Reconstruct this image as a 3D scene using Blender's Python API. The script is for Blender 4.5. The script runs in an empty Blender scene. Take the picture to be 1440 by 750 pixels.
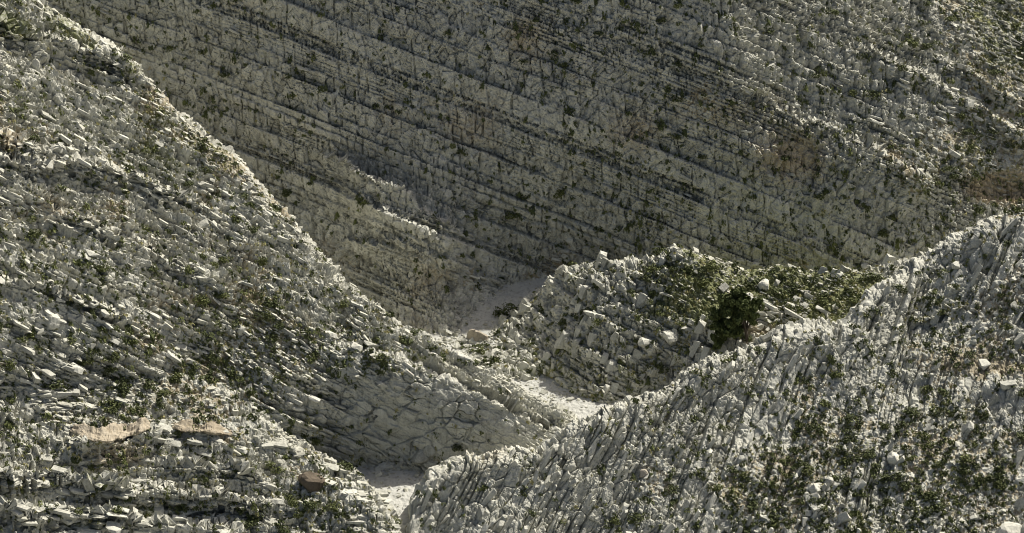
import bpy, bmesh, math, random, time
import numpy as np
from mathutils import Vector, Matrix

T0 = time.time()
SC = bpy.context.scene
COL = SC.collection
R = math.radians
rng = np.random.default_rng(7)
random.seed(7)

# ------------------------------------------------------------------ camera, sky, sun, exposure
PITCH = R(25.0)
FPX = 4546.0                       # focal length in photo pixels (photo is 1440 x 750)
CAMZ = 180.0
cam_d = bpy.data.cameras.new('camera')
cam_d.sensor_width = 36.0
cam_d.lens = 36.0 * FPX / 1440.0
cam_d.clip_start = 1.0
cam_d.clip_end = 5000.0
cam = bpy.data.objects.new('camera', cam_d)
COL.objects.link(cam)
cam.location = (0, 0, CAMZ)
cam.rotation_euler = (math.pi / 2 - PITCH, 0, 0)
SC.camera = cam

SUN_EL, SUN_AZ = R(48.0), R(42.0)   # azimuth measured from +Y (away from the camera) towards +X
world = bpy.data.worlds.new('World')
SC.world = world
world.use_nodes = True
wn = world.node_tree
bg = wn.nodes['Background']
sky = wn.nodes.new('ShaderNodeTexSky')
sky.sky_type = 'NISHITA'
sky.sun_disc = False
sky.sun_elevation = SUN_EL
sky.sun_rotation = SUN_AZ
sky.air_density = 1.0
sky.dust_density = 6.0
sky.ozone_density = 0.6
wn.links.new(sky.outputs[0], bg.inputs['Color'])
bg.inputs['Strength'].default_value = 0.061
sun_d = bpy.data.lights.new('sun', 'SUN')
sun_d.energy = 4.8
sun_d.angle = R(1.0)
sun_d.color = (1.0, 0.95, 0.86)
sun = bpy.data.objects.new('sun', sun_d)
COL.objects.link(sun)
to_sun = Vector((math.cos(SUN_EL) * math.sin(SUN_AZ), math.cos(SUN_EL) * math.cos(SUN_AZ), math.sin(SUN_EL)))
sun.rotation_euler = to_sun.to_track_quat('Z', 'Y').to_euler()
SC.view_settings.view_transform = 'Standard'
SC.view_settings.look = 'None'
SC.view_settings.gamma = 1.0
SC.cycles.filter_width = 1.0
SC.view_settings.exposure = 0.42

# ------------------------------------------------------------------ numeric helpers
CP, SP = math.cos(PITCH), math.sin(PITCH)

def world_pt(u, v, Y):
    """the point at ground distance Y seen in photo pixel (u, v)"""
    u, v, Y = np.broadcast_arrays(np.asarray(u, float), np.asarray(v, float), np.asarray(Y, float))
    a, b = (u - 720) / FPX, (v - 375) / FPX
    t = Y / (CP - b * SP)
    return np.stack([a * t, Y, CAMZ + t * (-SP - b * CP)], -1)

def pix(p):
    d = p - np.array([0, 0, CAMZ])
    w = d[..., 1] * CP - d[..., 2] * SP
    up = d[..., 1] * SP + d[..., 2] * CP
    return 720 + FPX * d[..., 0] / w, 375 - FPX * up / w, w

def _hash(ix, iy, iz, seed):
    h = (ix.astype(np.uint32) * np.uint32(374761393)) ^ (iy.astype(np.uint32) * np.uint32(668265263)) \
        ^ (iz.astype(np.uint32) * np.uint32(2147483647 - 58)) ^ np.uint32((seed * 974711 + 12345) & 0xffffffff)
    h = (h ^ (h >> np.uint32(13))) * np.uint32(1274126177)
    h = (h ^ (h >> np.uint32(16))) * np.uint32(2246822519)
    h = h ^ (h >> np.uint32(15))
    return h.astype(np.float32) / np.float32(4294967295.0)

def hash3(ix, iy, iz, seed=0):
    return _hash(ix.astype(np.int64), iy.astype(np.int64), iz.astype(np.int64), seed)

def noise(p, scale, seed=0, stretch=(1, 1, 1)):
    """value noise in -1..1 with features about `scale` metres across"""
    q = (p / (np.array(stretch) * scale)).astype(np.float32) + np.float32(1000.3)
    i = np.floor(q)
    f = q - i
    f = f * f * (3 - 2 * f)
    i = i.astype(np.int64)
    x0, y0, z0 = i[..., 0], i[..., 1], i[..., 2]
    fx, fy, fz = f[..., 0], f[..., 1], f[..., 2]
    r = 0
    for dz in (0, 1):
        wz = fz if dz else 1 - fz
        for dy in (0, 1):
            wy = (fy if dy else 1 - fy) * wz
            a = _hash(x0, y0 + dy, z0 + dz, seed)
            b = _hash(x0 + 1, y0 + dy, z0 + dz, seed)
            r = r + (a + (b - a) * fx) * wy
    return r * 2 - 1

def fbm(p, scale, octv=3, seed=0, stretch=(1, 1, 1)):
    r, a, tot = 0, 1.0, 0
    for k in range(octv):
        r = r + a * noise(p, scale / 2 ** k, seed + 17 * k, stretch)
        tot += a
        a *= 0.55
    return r / tot

def worley(q, seed=0):
    """irregular cells: (F1, F2, three random numbers of the nearest cell, offset from its centre)"""
    q = q.astype(np.float32)
    n = len(q)
    F1 = np.empty(n, np.float32); F2 = np.empty(n, np.float32)
    ID = np.empty(n, np.uint32); OF = np.empty((n, 3), np.float32)
    for c0 in range(0, n, 120000):
        x = q[c0:c0 + 120000]
        i = np.floor(x)
        f = x - i
        i = i.astype(np.int64).astype(np.uint32)
        m = len(x)
        f1 = np.full(m, 9, np.float32); f2 = np.full(m, 9, np.float32)
        idd = np.zeros(m, np.uint32); of = np.zeros((m, 3), np.float32)
        for dx in (-1, 0, 1):
            hx = (i[:, 0] + np.uint32(dx & 0xffffffff)) * np.uint32(374761393)
            for dy in (-1, 0, 1):
                hy = hx ^ ((i[:, 1] + np.uint32(dy & 0xffffffff)) * np.uint32(668265263))
                for dz in (-1, 0, 1):
                    h = hy ^ ((i[:, 2] + np.uint32(dz & 0xffffffff)) * np.uint32(2147483589)) ^ np.uint32(seed * 974711 + 77)
                    h = (h ^ (h >> np.uint32(13))) * np.uint32(1274126177)
                    h = h ^ (h >> np.uint32(16))
                    ox = f[:, 0] - dx - (h & np.uint32(1023)) * np.float32(1 / 1023)
                    oy = f[:, 1] - dy - ((h >> np.uint32(10)) & np.uint32(1023)) * np.float32(1 / 1023)
                    oz = f[:, 2] - dz - ((h >> np.uint32(20)) & np.uint32(1023)) * np.float32(1 / 1023)
                    d = ox * ox + oy * oy + oz * oz
                    c = d < f1
                    f2 = np.where(c, f1, np.minimum(f2, d))
                    f1 = np.where(c, d, f1)
                    idd = np.where(c, h, idd)
                    of[c, 0] = ox[c]; of[c, 1] = oy[c]; of[c, 2] = oz[c]
        F1[c0:c0 + m] = np.sqrt(f1); F2[c0:c0 + m] = np.sqrt(f2); ID[c0:c0 + m] = idd; OF[c0:c0 + m] = of
    z = np.zeros(n, np.int64)
    r = [_hash(ID.astype(np.int64), z, z, 900 + k + seed) for k in range(3)]
    return F1, F2, r[0], r[1], r[2], OF

def sstep(a, b, x):
    t = np.clip((x - a) / (b - a), 0, 1)
    return t * t * (3 - 2 * t)

def tps(pts, lam=0.3):
    """thin-plate surface through (u, v, Y)"""
    P = np.array(pts, float)
    n = len(P)
    X = P[:, :2] / 300.0
    d = np.linalg.norm(X[:, None] - X[None], axis=-1)
    K = d * d * np.log(d + 1e-9)
    K += lam * 0.01 * np.eye(n)
    A = np.zeros((n + 3, n + 3))
    A[:n, :n] = K
    A[:n, n] = 1
    A[:n, n + 1:] = X
    A[n, :n] = 1
    A[n + 1:, :n] = X.T
    w = np.linalg.solve(A, np.r_[P[:, 2], 0, 0, 0])
    def f(u, v):
        x, y = np.asarray(u) / 300.0, np.asarray(v) / 300.0
        r = w[n] + w[n + 1] * x + w[n + 2] * y
        for k in range(n):
            d2 = (x - X[k, 0]) ** 2 + (y - X[k, 1]) ** 2
            r = r + w[k] * 0.5 * d2 * np.log(d2 + 1e-18)
        return r
    return f

# ------------------------------------------------------------------ materials
def mat(name):
    m = bpy.data.materials.new(name)
    m.use_nodes = True
    nt = m.node_tree
    b = nt.nodes['Principled BSDF']
    b.inputs['Specular IOR Level'].default_value = 0.15
    b.inputs['Roughness'].default_value = 0.9
    return m, nt, b

def N(nt, kind, **kw):
    n = nt.nodes.new(kind)
    for k, v in kw.items():
        setattr(n, k, v)
    return n

def tex_noise(nt, vec, scale, detail=4, rough=0.6):
    n = N(nt, 'ShaderNodeTexNoise')
    n.inputs['Scale'].default_value = scale
    n.inputs['Detail'].default_value = detail
    n.inputs['Roughness'].default_value = rough
    nt.links.new(vec, n.inputs['Vector'])
    return n.outputs['Fac']

def ramp(nt, fac, stops):
    r = N(nt, 'ShaderNodeValToRGB')
    e = r.color_ramp.elements
    while len(e) > 1:
        e.remove(e[-1])
    e[0].position, e[0].color = stops[0][0], (*stops[0][1], 1)
    for p, c in stops[1:]:
        x = e.new(p)
        x.color = (*c, 1)
    nt.links.new(fac, r.inputs['Fac'])
    return r.outputs['Color']

def mix(nt, fac, a, b, mode='MIX'):
    n = N(nt, 'ShaderNodeMix', data_type='RGBA', blend_type=mode)
    for s, x in ((0, fac), (6, a), (7, b)):
        if isinstance(x, (int, float)):
            n.inputs[s].default_value = x
        elif isinstance(x, tuple):
            n.inputs[s].default_value = (*x, 1)
        else:
            nt.links.new(x, n.inputs[s])
    return n.outputs[2]

def math_n(nt, op, a, b=0.0, clamp=False):
    n = N(nt, 'ShaderNodeMath', operation=op, use_clamp=clamp)
    for s, x in ((0, a), (1, b)):
        if isinstance(x, (int, float)):
            n.inputs[s].default_value = x
        else:
            nt.links.new(x, n.inputs[s])
    return n.outputs[0]

def rock_material(name, light, dark, soil, green, stain, use_mask=True, bump=0.5, streak=0.55):
    m, nt, b = mat(name)
    pos = N(nt, 'ShaderNodeNewGeometry').outputs['Position']
    g1 = tex_noise(nt, pos, 0.9, 6, 0.7)
    g2 = tex_noise(nt, pos, 5.0, 4, 0.75)
    g = math_n(nt, 'ADD', math_n(nt, 'MULTIPLY', g1, 0.55), math_n(nt, 'MULTIPLY', g2, 0.45))
    if use_mask:
        at = N(nt, 'ShaderNodeAttribute', attribute_name='mask')
        sep = N(nt, 'ShaderNodeSeparateColor')
        nt.links.new(at.outputs['Color'], sep.inputs[0])
        blk = N(nt, 'ShaderNodeAttribute', attribute_name='block').outputs['Fac']
        g = math_n(nt, 'ADD', g, math_n(nt, 'MULTIPLY', math_n(nt, 'SUBTRACT', blk, 0.5), 0.22))
    else:
        rnd = N(nt, 'ShaderNodeObjectInfo').outputs['Random']
        g = math_n(nt, 'ADD', g, math_n(nt, 'MULTIPLY', math_n(nt, 'SUBTRACT', rnd, 0.5), 0.22))
    c = ramp(nt, g, [(0.30, dark), (0.44, tuple(0.5 * (x + y) for x, y in zip(light, dark))), (0.60, light)])
    # lichen-dark speckles and rain streaks of the weathered limestone
    mp = N(nt, 'ShaderNodeMapping')
    mp.inputs['Scale'].default_value = (1.6, 1.6, 0.22)
    nt.links.new(pos, mp.inputs['Vector'])
    st = tex_noise(nt, mp.outputs[0], 1.0, 5, 0.7)
    c = mix(nt, ramp(nt, st, [(0.54, (0, 0, 0)), (0.70, (streak,) * 3)]), c, tuple(0.55 * x for x in dark))
    if use_mask:
        fine = tex_noise(nt, pos, 2.2, 5, 0.75)
        def masked(ch, amount=0.9, lo=0.42, hi=0.58):
            f = math_n(nt, 'ADD', math_n(nt, 'SUBTRACT', sep.outputs[ch], 0.5), fine)
            return ramp(nt, f, [(lo, (0, 0, 0)), (hi, (amount,) * 3)])
        c = mix(nt, masked(2, 0.75, 0.40, 0.75), c, stain)
        c = mix(nt, masked(0, 0.85), c, mix(nt, g2, tuple(0.7 * x for x in soil), tuple(1.25 * x for x in soil)))
        c = mix(nt, masked(1, 0.85), c, mix(nt, g2, tuple(0.6 * x for x in green), tuple(1.35 * x for x in green)))
    nt.links.new(c, b.inputs['Base Color'])
    bp = N(nt, 'ShaderNodeBump')
    bp.inputs['Strength'].default_value = bump
    bp.inputs['Distance'].default_value = 0.25
    nt.links.new(tex_noise(nt, pos, 3.0, 6, 0.7), bp.inputs['Height'])
    nt.links.new(bp.outputs[0], b.inputs['Normal'])
    return m

LIGHT, DARK = (0.55, 0.546, 0.474), (0.245, 0.245, 0.208)
SOIL, GREEN, STAIN = (0.32, 0.275, 0.185), (0.14, 0.155, 0.055), (0.39, 0.31, 0.195)
M_ROCK = rock_material('limestone', LIGHT, DARK, SOIL, GREEN, STAIN)
M_SLAB = rock_material('limestone_slab', LIGHT, DARK, SOIL, GREEN, STAIN, use_mask=False)

# ------------------------------------------------------------------ mesh helpers
def link(o, parent=None):
    COL.objects.link(o)
    if parent:
        o.parent = parent
    return o

def tag(o, label=None, cat=None, group=None, kind=None):
    for k, x in (('label', label), ('category', cat), ('group', group), ('kind', kind)):
        if x:
            o[k] = x
    return o

def np_mesh(name, verts, faces, material, attrs=None, smooth=False):
    """verts (n,3), faces (m,k) with one k"""
    me = bpy.data.meshes.new(name)
    n, m, k = len(verts), len(faces), faces.shape[1]
    me.vertices.add(n)
    me.vertices.foreach_set('co', np.ascontiguousarray(verts, np.float32).ravel())
    me.loops.add(m * k)
    me.loops.foreach_set('vertex_index', np.ascontiguousarray(faces, np.int32).ravel())
    me.polygons.add(m)
    me.polygons.foreach_set('loop_start', np.arange(0, m * k, k, dtype=np.int32))
    me.polygons.foreach_set('use_smooth', np.full(m, smooth, dtype=bool))
    for an, (typ, data) in (attrs or {}).items():
        a = me.attributes.new(an, typ, 'POINT')
        a.data.foreach_set('color' if typ == 'FLOAT_COLOR' else 'value', np.ascontiguousarray(data, np.float32).ravel())
    me.update(calc_edges=True)
    me.materials.append(material)
    return me

# ------------------------------------------------------------------ bedded rock
class Beds:
    """random bed thicknesses along the bedding normal, joints that cut each bed into blocks"""
    def __init__(self, seed, tmin, tmax, lmin, lmax, thin=0.5):
        r = np.random.default_rng(seed)
        t = np.exp(r.uniform(math.log(tmin), math.log(tmax), 2000))
        grp = np.repeat(r.random(500) < thin, 4)                      # bundles of four thin beds, then thick ones
        t = np.where(grp, r.uniform(0.26, 0.62, 2000), t)
        self.edge = np.cumsum(t) - t.sum() / 2
        self.t = t
        self.hard = r.uniform(0, 1, 2001)
        self.len = t * r.uniform(lmin, lmax, 2000)
        self.off = r.uniform(0, 50, 2000)
        self.seed = seed
    def cut(self, s, a, b):
        i = np.clip(np.searchsorted(self.edge, s), 1, 1998)
        lo = self.edge[i - 1]
        th = self.edge[i] - lo
        fs = (s - lo) / th                       # 0 bottom of the bed, 1 top
        L = self.len[i]
        qa, qb = (a + self.off[i]) / L, (b + self.off[i] * 1.7) / (L * 1.3)
        ja, jb = np.floor(qa), np.floor(qb)
        fa, fb = qa - ja, qb - jb
        r1 = hash3(i, ja, jb, self.seed)
        r2 = hash3(i, ja, jb, self.seed + 1)
        r3 = hash3(i, ja, jb, self.seed + 2)
        es = np.minimum(fs, 1 - fs) * th          # metres to the nearest bedding plane
        ea = np.minimum(np.minimum(fa, 1 - fa) * L, np.minimum(fb, 1 - fb) * L * 1.3)
        return i, fs, fa, fb, r1, r2, r3, es, ea, th

SHEETS = {}

def sheet(key, name, label, pts, crest, bottom, step, nrow, bed, amp, big, small, back=0, soilf=None, greenf=None, stainf=None,
          outf=None, massf=None, jump=None, lump=(0.9, 0.45), carve=None, category=None, rowpow=1.0):
    """one flank: columns every `step` photo pixels, rows from its crest down to `bottom`; `back` extra rows fall away behind the crest"""
    f = tps(pts)
    cu = np.array([c[0] for c in crest], float)
    cv = np.array([c[1] for c in crest], float)
    U = np.arange(cu[0], cu[-1] + 0.1, step)
    top = np.interp(U, cu, cv)
    ker = np.ones(9) / 9
    top = np.convolve(np.pad(top, 4, mode='edge'), ker, 'valid')
    bot = np.interp(U, [b[0] for b in bottom], [b[1] for b in bottom])
    t = np.linspace(0, 1, nrow)[:, None] ** rowpow
    V = top[None] + (bot - top)[None] * t
    UU = np.broadcast_to(U[None], V.shape)
    Y = f(UU, V)
    if jump is not None:
        Y = Y + jump(UU, V)
    P = world_pt(UU, V, Y)
    if back:
        # round the crest over, then fall away behind it
        dv = V - top[None]
        Y2 = Y + 2.2 * np.exp(-dv / 9.0)
        P = world_pt(UU, V, Y2)
        k = np.arange(back, 0, -1)[:, None]
        c0 = P[0][None]
        d = k * 0.55
        Pb = np.stack([np.broadcast_to(c0[..., 0], (back, len(U))) * 1.0, c0[..., 1] + d, c0[..., 2] - 0.62 * d - 0.03 * d * d * np.clip(d, 0, 9) / 9], -1)
        P = np.concatenate([Pb, P], 0)
    shape = P.shape[:2]
    p = P.reshape(-1, 3)
    # broad relief
    def normals(p):
        g = p.reshape(*shape, 3)
        du = np.gradient(g, axis=1)
        dv_ = np.gradient(g, axis=0)
        n = np.cross(dv_, du)
        n /= np.linalg.norm(n, axis=-1, keepdims=True) + 1e-9
        return n.reshape(-1, 3)
    n = normals(p)
    if n[:, 2].mean() < 0:
        n = -n
    mm0 = 1.0
    if massf is not None:
        u_, v_, _ = pix(p)
        mm0 = (1 - 0.9 * massf(u_, v_, p))[:, None]
    p = p + mm0 * n * (lump[0] * fbm(p, 13, 2, 31)[:, None] + lump[1] * fbm(p, 4.5, 2, 57)[:, None])
    if carve is not None:
        u_, v_, _ = pix(p)
        p = p + n * carve(u_, v_, p)[:, None]
    n = normals(p)
    if n[:, 2].mean() < 0:
        n = -n
    # beds
    nb = np.array(bed['n'], float)
    nb /= np.linalg.norm(nb)
    aa = np.array(bed['a'], float)
    aa /= np.linalg.norm(aa)
    ab = np.cross(nb, aa)
    w1 = fbm(p, 22, 2, 5 + bed.get('seed', 0))
    wq = bed.get('warp', 1.0)
    w2 = wq * noise(p, 3.0, 9)
    w3 = wq * noise(p, 1.1, 12)
    s = p @ nb + bed.get('fold', 1.0) * w1 + 0.14 * w2 + 0.05 * w3
    if 'bend' in bed:
        s = s + bed['bend'](p)
    a = p @ aa + 0.5 * w2 + 0.16 * w3
    b = p @ ab + 0.5 * noise(p, 3.4, 77)
    u_, v_, _ = pix(p)
    out = sstep(-0.25, 0.2, fbm(p, 9, 3, 101) + (outf(u_, v_, p) if outf else 0.0))   # 1 = bare rock, 0 = scree and soil
    i1, fs, fa, fb, r1, r2, r3, es, ea, th = big.cut(s, a, b)
    hard = big.hard[i1]
    hold = sstep(-0.55, 0.35, fbm(p, 6, 2, 111))                     # beds come and go along their length
    st_ = bed.get('stair', 0.55)
    D = amp * (hard - 0.5) * bed.get('hard', 0.9) * hold
    D += st_ * amp * (fs - 0.5) * np.minimum(th, bed.get('cap', 1.6)) * (0.35 + 0.65 * hold)        # each bed overhangs the one below, its top is a tread
    gap = (np.exp(-(es / 0.12) ** 2)) * hold * (0.25 + big.hard[i1 + 1])
    D -= amp * bed.get('groove', 0.4) * gap
    wa, wb, wt = bed.get('block', (1.7, 1.5, 0.9))
    skew = bed.get('skew', 0.0)
    F1, F2, k1, k2, k3, of = worley(np.stack([(a + skew * s) / wa + 500, b / wb + 500, s / wt + 500], -1), 3 + bed.get('seed', 0))
    e = (F2 - F1)
    massive = sstep(0.62, 0.80, hard * 0.7 + 0.3 * hash3(i1, i1, i1, 8))
    ka = 1 - 0.75 * massive
    bk = bed.get('blk', 1.0)
    D += bed.get('stair_a', 0.0) * amp * of[:, 0] * (0.4 + k2)
    D += amp * ka * bk * (0.85 * (k1 - 0.5) + 0.9 * of[:, 0] * (k2 - 0.5) + (0.30 + 0.8 * (k3 - 0.35)) * of[:, 2] * st_ * 1.4)
    crackA = np.exp(-(e / 0.10) ** 2) * (k2 > 0.25)
    D -= amp * 0.42 * crackA * (0.4 + 0.6 * ka)
    G1, G2, g1, g2, g3, og = worley(np.stack([(a + skew * s) / (wa * 0.42) + 900, b / (wb * 0.42) + 900, s / (wt * 0.38) + 900], -1), 23 + bed.get('seed', 0))
    D += amp * ka * bk * bed.get('fine', 0.28) * ((g1 - 0.5) + 0.9 * og[:, 0] * (g2 - 0.5) + (0.3 + (g3 - 0.4)) * og[:, 2] * st_ * 1.6)
    D -= amp * 0.16 * np.exp(-((G2 - G1) / 0.12) ** 2) * ka
    i2, fs2, fa2, fb2, q1_, q2_, q3_, es2, ea2, th2 = small.cut(s, a, b)
    thinm = sstep(0.35, 0.75, hash3(i1, i1, i1, 44) * 0.45 + 0.55 * (fbm(p, 5, 2, 131) * 0.9 + 0.5)) * hold
    g2_ = np.exp(-(es2 / 0.075) ** 2) * thinm
    D -= amp * bed.get('thin', 0.3) * g2_
    D += amp * bed.get('thin', 0.3) * ((small.hard[i2] - 0.5) * 0.7 + (fs2 - 0.5) * 0.5 + (q1_ - 0.5) * 0.5) * thinm
    gap = np.maximum(gap, 0.6 * g2_)
    D += bed.get('rough', 0.07) * (noise(p, 0.55, 141) + 0.5 * noise(p, 0.27, 142))
    # upright fractures that cross several beds
    crackJ = np.exp(-(ea / 0.10) ** 2) * (r3 > 0.4) * (0.4 + 0.6 * hold)
    crackK = np.exp(-(ea2 / 0.065) ** 2) * (q3_ > 0.5) * thinm
    D += amp * bed.get('bigblk', 0.0) * (r1 - 0.5 + 0.8 * (fa - 0.5) * (r2 - 0.5))
    D -= bed.get('joint', 0.5) * (crackJ + 0.6 * crackK)
    gap = np.maximum(gap, 0.9 * np.maximum(crackJ, crackK))
    if massf is not None:
        mm = massf(u_, v_, p)
        B1, B2, b1, b2, b3, ob = worley(p / np.array([1.9, 1.9, 1.5]) + 0.30 * np.stack([w2, w3, w2], -1) + 0.10 * noise(p, 0.5, 98)[:, None] + 400, 91)
        sm = massf(u_, v_, p, True)
        cr = np.exp(-((B2 - B1) / 0.06) ** 2) * sm * sstep(-0.4, 0.2, noise(p, 2.2, 99))
        Dm = sm * (0.55 * (b1 - 0.5) + 0.35 * ob[:, 2] * (b2 - 0.2) + 0.3 * ob[:, 0] * (b3 - 0.5) - 0.35 * cr * (b2 > 0.3)) + 0.06 * noise(p, 0.8, 95) + 0.05 * noise(p, 0.35, 97) + 0.12 * noise(p, 2.7, 96) + 0.14 * D
        D = D * (1 - mm) + Dm * mm
        gap = gap * (1 - mm) + cr * mm
    # loose stones where the rock is not bare
    coarse = sstep(-0.3, 0.4, fbm(p, 8, 2, 720))
    c0 = bed.get('stone', 0.85)
    S1, S2, t1, t2, t3, os_ = worley(p / c0 + 300, 71)
    stone1 = (t1 > 0.35) * np.clip(1.0 - S1 * S1 * 1.7, 0, 1)
    H1, H2, h1, h2, h3, oh = worley(p / (c0 * 0.47) + 300, 72)
    stone2 = (h1 > 0.3) * np.clip(1.0 - H1 * H1 * 1.7, 0, 1)
    rub = 0.55 * coarse * stone1 * t2 * c0 + 0.30 * stone2 * h2 * c0 - 0.15 + 0.10 * noise(p, 0.3, 203) + 0.22 * ((t3 - 0.5) * os_[:, 0] + (t2 - 0.5) * os_[:, 2])
    stonec = np.clip(np.maximum(stone1 * 1.6, stone2 * 1.5), 0, 1)
    D = D * (0.22 + 0.78 * out) + rub * (1.0 - 0.75 * out)
    q1 = g1; r1 = k1
    if back:
        fadeb = np.ones(shape)
        fadeb[:back] = np.linspace(0.3, 1, back)[:, None]
        D = D * fadeb.ravel()
    p = p + n * D[:, None]
    # cover masks: soil, low green growth, ochre stain
    nz = n[:, 2]
    ledge = sstep(0.55, 0.85, nz)
    soil = 0.02 + (1 - out) * (0.95 - 0.62 * stonec) + 0.30 * fbm(p, 5, 2, 301) + 0.25 * out * np.maximum(gap, 0.7 * crackA)
    green = 0.31 + 0.35 * fbm(p, 5, 3, 401) + 0.12 * (1 - out) * (1 - stonec) - 0.12 * out + 0.15 * out * gap
    stain = 0.18 + 0.45 * fbm(p, 10, 3, 501, (1, 1, 0.8))
    if soilf:
        soil = soil + soilf(u_, v_, p)
    if greenf:
        green = green + greenf(u_, v_, p)
    if stainf:
        stain = stain + stainf(u_, v_, p)
    mask = np.stack([np.clip(soil, 0, 1), np.clip(green, 0, 1), np.clip(stain, 0, 1), np.ones(len(p))], -1)
    block = 0.5 * r1 + 0.3 * hard + 0.2 * q1
    nr, nc = shape
    idx = np.arange(nr * nc).reshape(nr, nc)
    F = np.stack([idx[:-1, :-1], idx[1:, :-1], idx[1:, 1:], idx[:-1, 1:]], -1).reshape(-1, 4)
    me = np_mesh(name, p, F, M_ROCK, {'mask': ('FLOAT_COLOR', mask), 'block': ('FLOAT', block)})
    o = link(bpy.data.objects.new(name, me))
    tag(o, label, category, kind='structure')
    nn = normals(p)
    if nn[:, 2].mean() < 0:
        nn = -nn
    ua, va, wa = pix(p)
    SHEETS[key] = dict(obj=o, p=p, n=n, u=ua, v=va, w=wa, out=out, green=mask[:, 1], soil=mask[:, 0], nb=nb, aa=aa, ab=ab, shape=shape, rows=nr)
    print('sheet', key, shape, len(F), 'zmin/max', p[:, 2].min().round(1), p[:, 2].max().round(1), 't', round(time.time() - T0, 1))
    return o

def band(u, v, line, depth, u_end, h):
    """a low cliff band: the rock stands forward by `depth` just below the line and falls steeply over `h` pixels"""
    d = v - np.interp(u, [q[0] for q in line], [q[1] for q in line])
    d = d + 3.0 * np.sin(u * 0.083 + line[0][1]) + 2.0 * np.sin(u * 0.21) + 1.5 * np.sin(u * 0.57)
    depth = depth * (0.75 + 0.25 * np.sin(u * 0.041 + line[0][1]))
    return -depth * sstep(-2, 3, d) * (1 - np.clip((d - 2) / h, 0, 1)) * sstep(u_end, u_end - 40, u)

def blob(u, v, cu, cv, ru, rv):
    return np.exp(-((u - cu) / ru) ** 2 - ((v - cv) / rv) ** 2)

Q = 1.45
RIGHT_DIP = lambda k: (k, 0.0, 1.0)

# the high cliff behind
F_pts = [(640, 470, 365.5),(690, 405, 376.0),(770, 392, 379.5),(900, 372, 378),(1000, 372, 378),(1150, 380, 378),(1300, 360, 379),(1450, 330, 380),(1580, 330, 380),(900, 470, 375),(1200, 470, 375),(770, 200, 383),(770, 0, 390.5),(770, -70, 393),(1050, 250, 383),(1050, 0, 393),(1050, -70, 396.5),(1300, 250, 385),(1300, 100, 396.5),(1300, -70, 413),(1520, 200, 391.5),(1520, 50, 406),(1520, -70, 421),(550, 440, 368.6),(550, 0, 391.5),(550, -70, 394.5),(400, 300, 380),(400, 150, 385.5),(400, 0, 390.5),(400, -70, 391),(200, 100, 386.5),(200, 0, 389.5),(200, -70, 391.5),(0, 0, 389),(0, -70, 391),(200, 300, 379.5),(400, 480, 372),(0, 300, 378.5),(-80, -70, 391),(600, 335, 373.4),(560, 250, 380.0),(500, 180, 384.2),(600, 440, 368.8),(680, 330, 378.0),(720, 420, 375.5)]
def F_carve(u, v, p):
    d = 2.2 * blob(u, v, 1015, 80, 45, 110) + 1.5 * blob(u, v, 1060, 210, 40, 60) + 1.2 * blob(u, v, 800, 170, 60, 90)
    d = d - 2.0 * blob(u, v, 1420, 262, 45, 20)
    d = d + 1.2 * blob(u, v, 1190, 230, 45, 40) - 0.8 * blob(u, v, 700, 330, 40, 90) + 1.0 * blob(u, v, 1290, 260, 40, 40)
    return d
F_pts += [(655,440,370.3)]
sheet('F', 'cliff', 'tall shaded limestone cliff behind the gorge, its thin beds sloping down rightwards', F_pts,
      [(-80,-70),(1560,-70)], [(-80,330),(200,330),(400,480),(640,500),(760,420),(900,450),(1560,450)], Q, 335,
      dict(n=(0.43,0.40,1), a=(1,0,0.1), fold=0.6, seed=1, stair=0.75, cap=1.1, hard=0.85, joint=0.5, bigblk=0.75, warp=0.6, blk=0.55, groove=0.6, thin=0.42, rough=0.14, block=(0.85,1.6,1.7), skew=-0.37), 0.7, Beds(11,0.8,3.2,0.45,1.3,0.48), Beds(12,0.3,0.9,1.0,3.0,0.3), carve=F_carve, lump=(0.5, 0.4),
      jump=lambda u, v: sstep(440, 500, u) * (band(u, v, [(440,200),(500,232),(560,262),(650,325)], 3.6, 665, 90) + band(u, v, [(480,262),(560,300),(640,345)], 1.2, 650, 40) + band(u, v, [(560,338),(640,368)], 1.4, 650, 30))
      + sstep(1010, 1130, u) * band(u, v, [(960,100),(1060,135),(1200,190),(1320,260)], 1.3, 1330, 40) + sstep(1180, 1230, u) * band(u, v, [(1180,50),(1300,100),(1450,190)], 1.7, 1500, 32) + sstep(1280, 1320, u) * band(u, v, [(1280,45),(1400,120),(1500,170)], 1.5, 1540, 26),
      outf=lambda u, v, p: 0.45 - 0.75 * sstep(1150, 1440, u - v * 0.4) - 0.25 * sstep(450, 200, u),
      stainf=lambda u, v, p: 0.5*blob(u,v,740,50,40,40)+0.4*blob(u,v,880,195,50,40)+0.5*blob(u,v,1110,220,70,40)+0.4*blob(u,v,590,410,60,60)+0.35*blob(u,v,650,170,50,60)+1.7*blob(u,v,1420,262,45,20),
      greenf=lambda u, v, p: 0.15 * sstep(1000, 1440, u) - 0.05, category='cliff')

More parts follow.
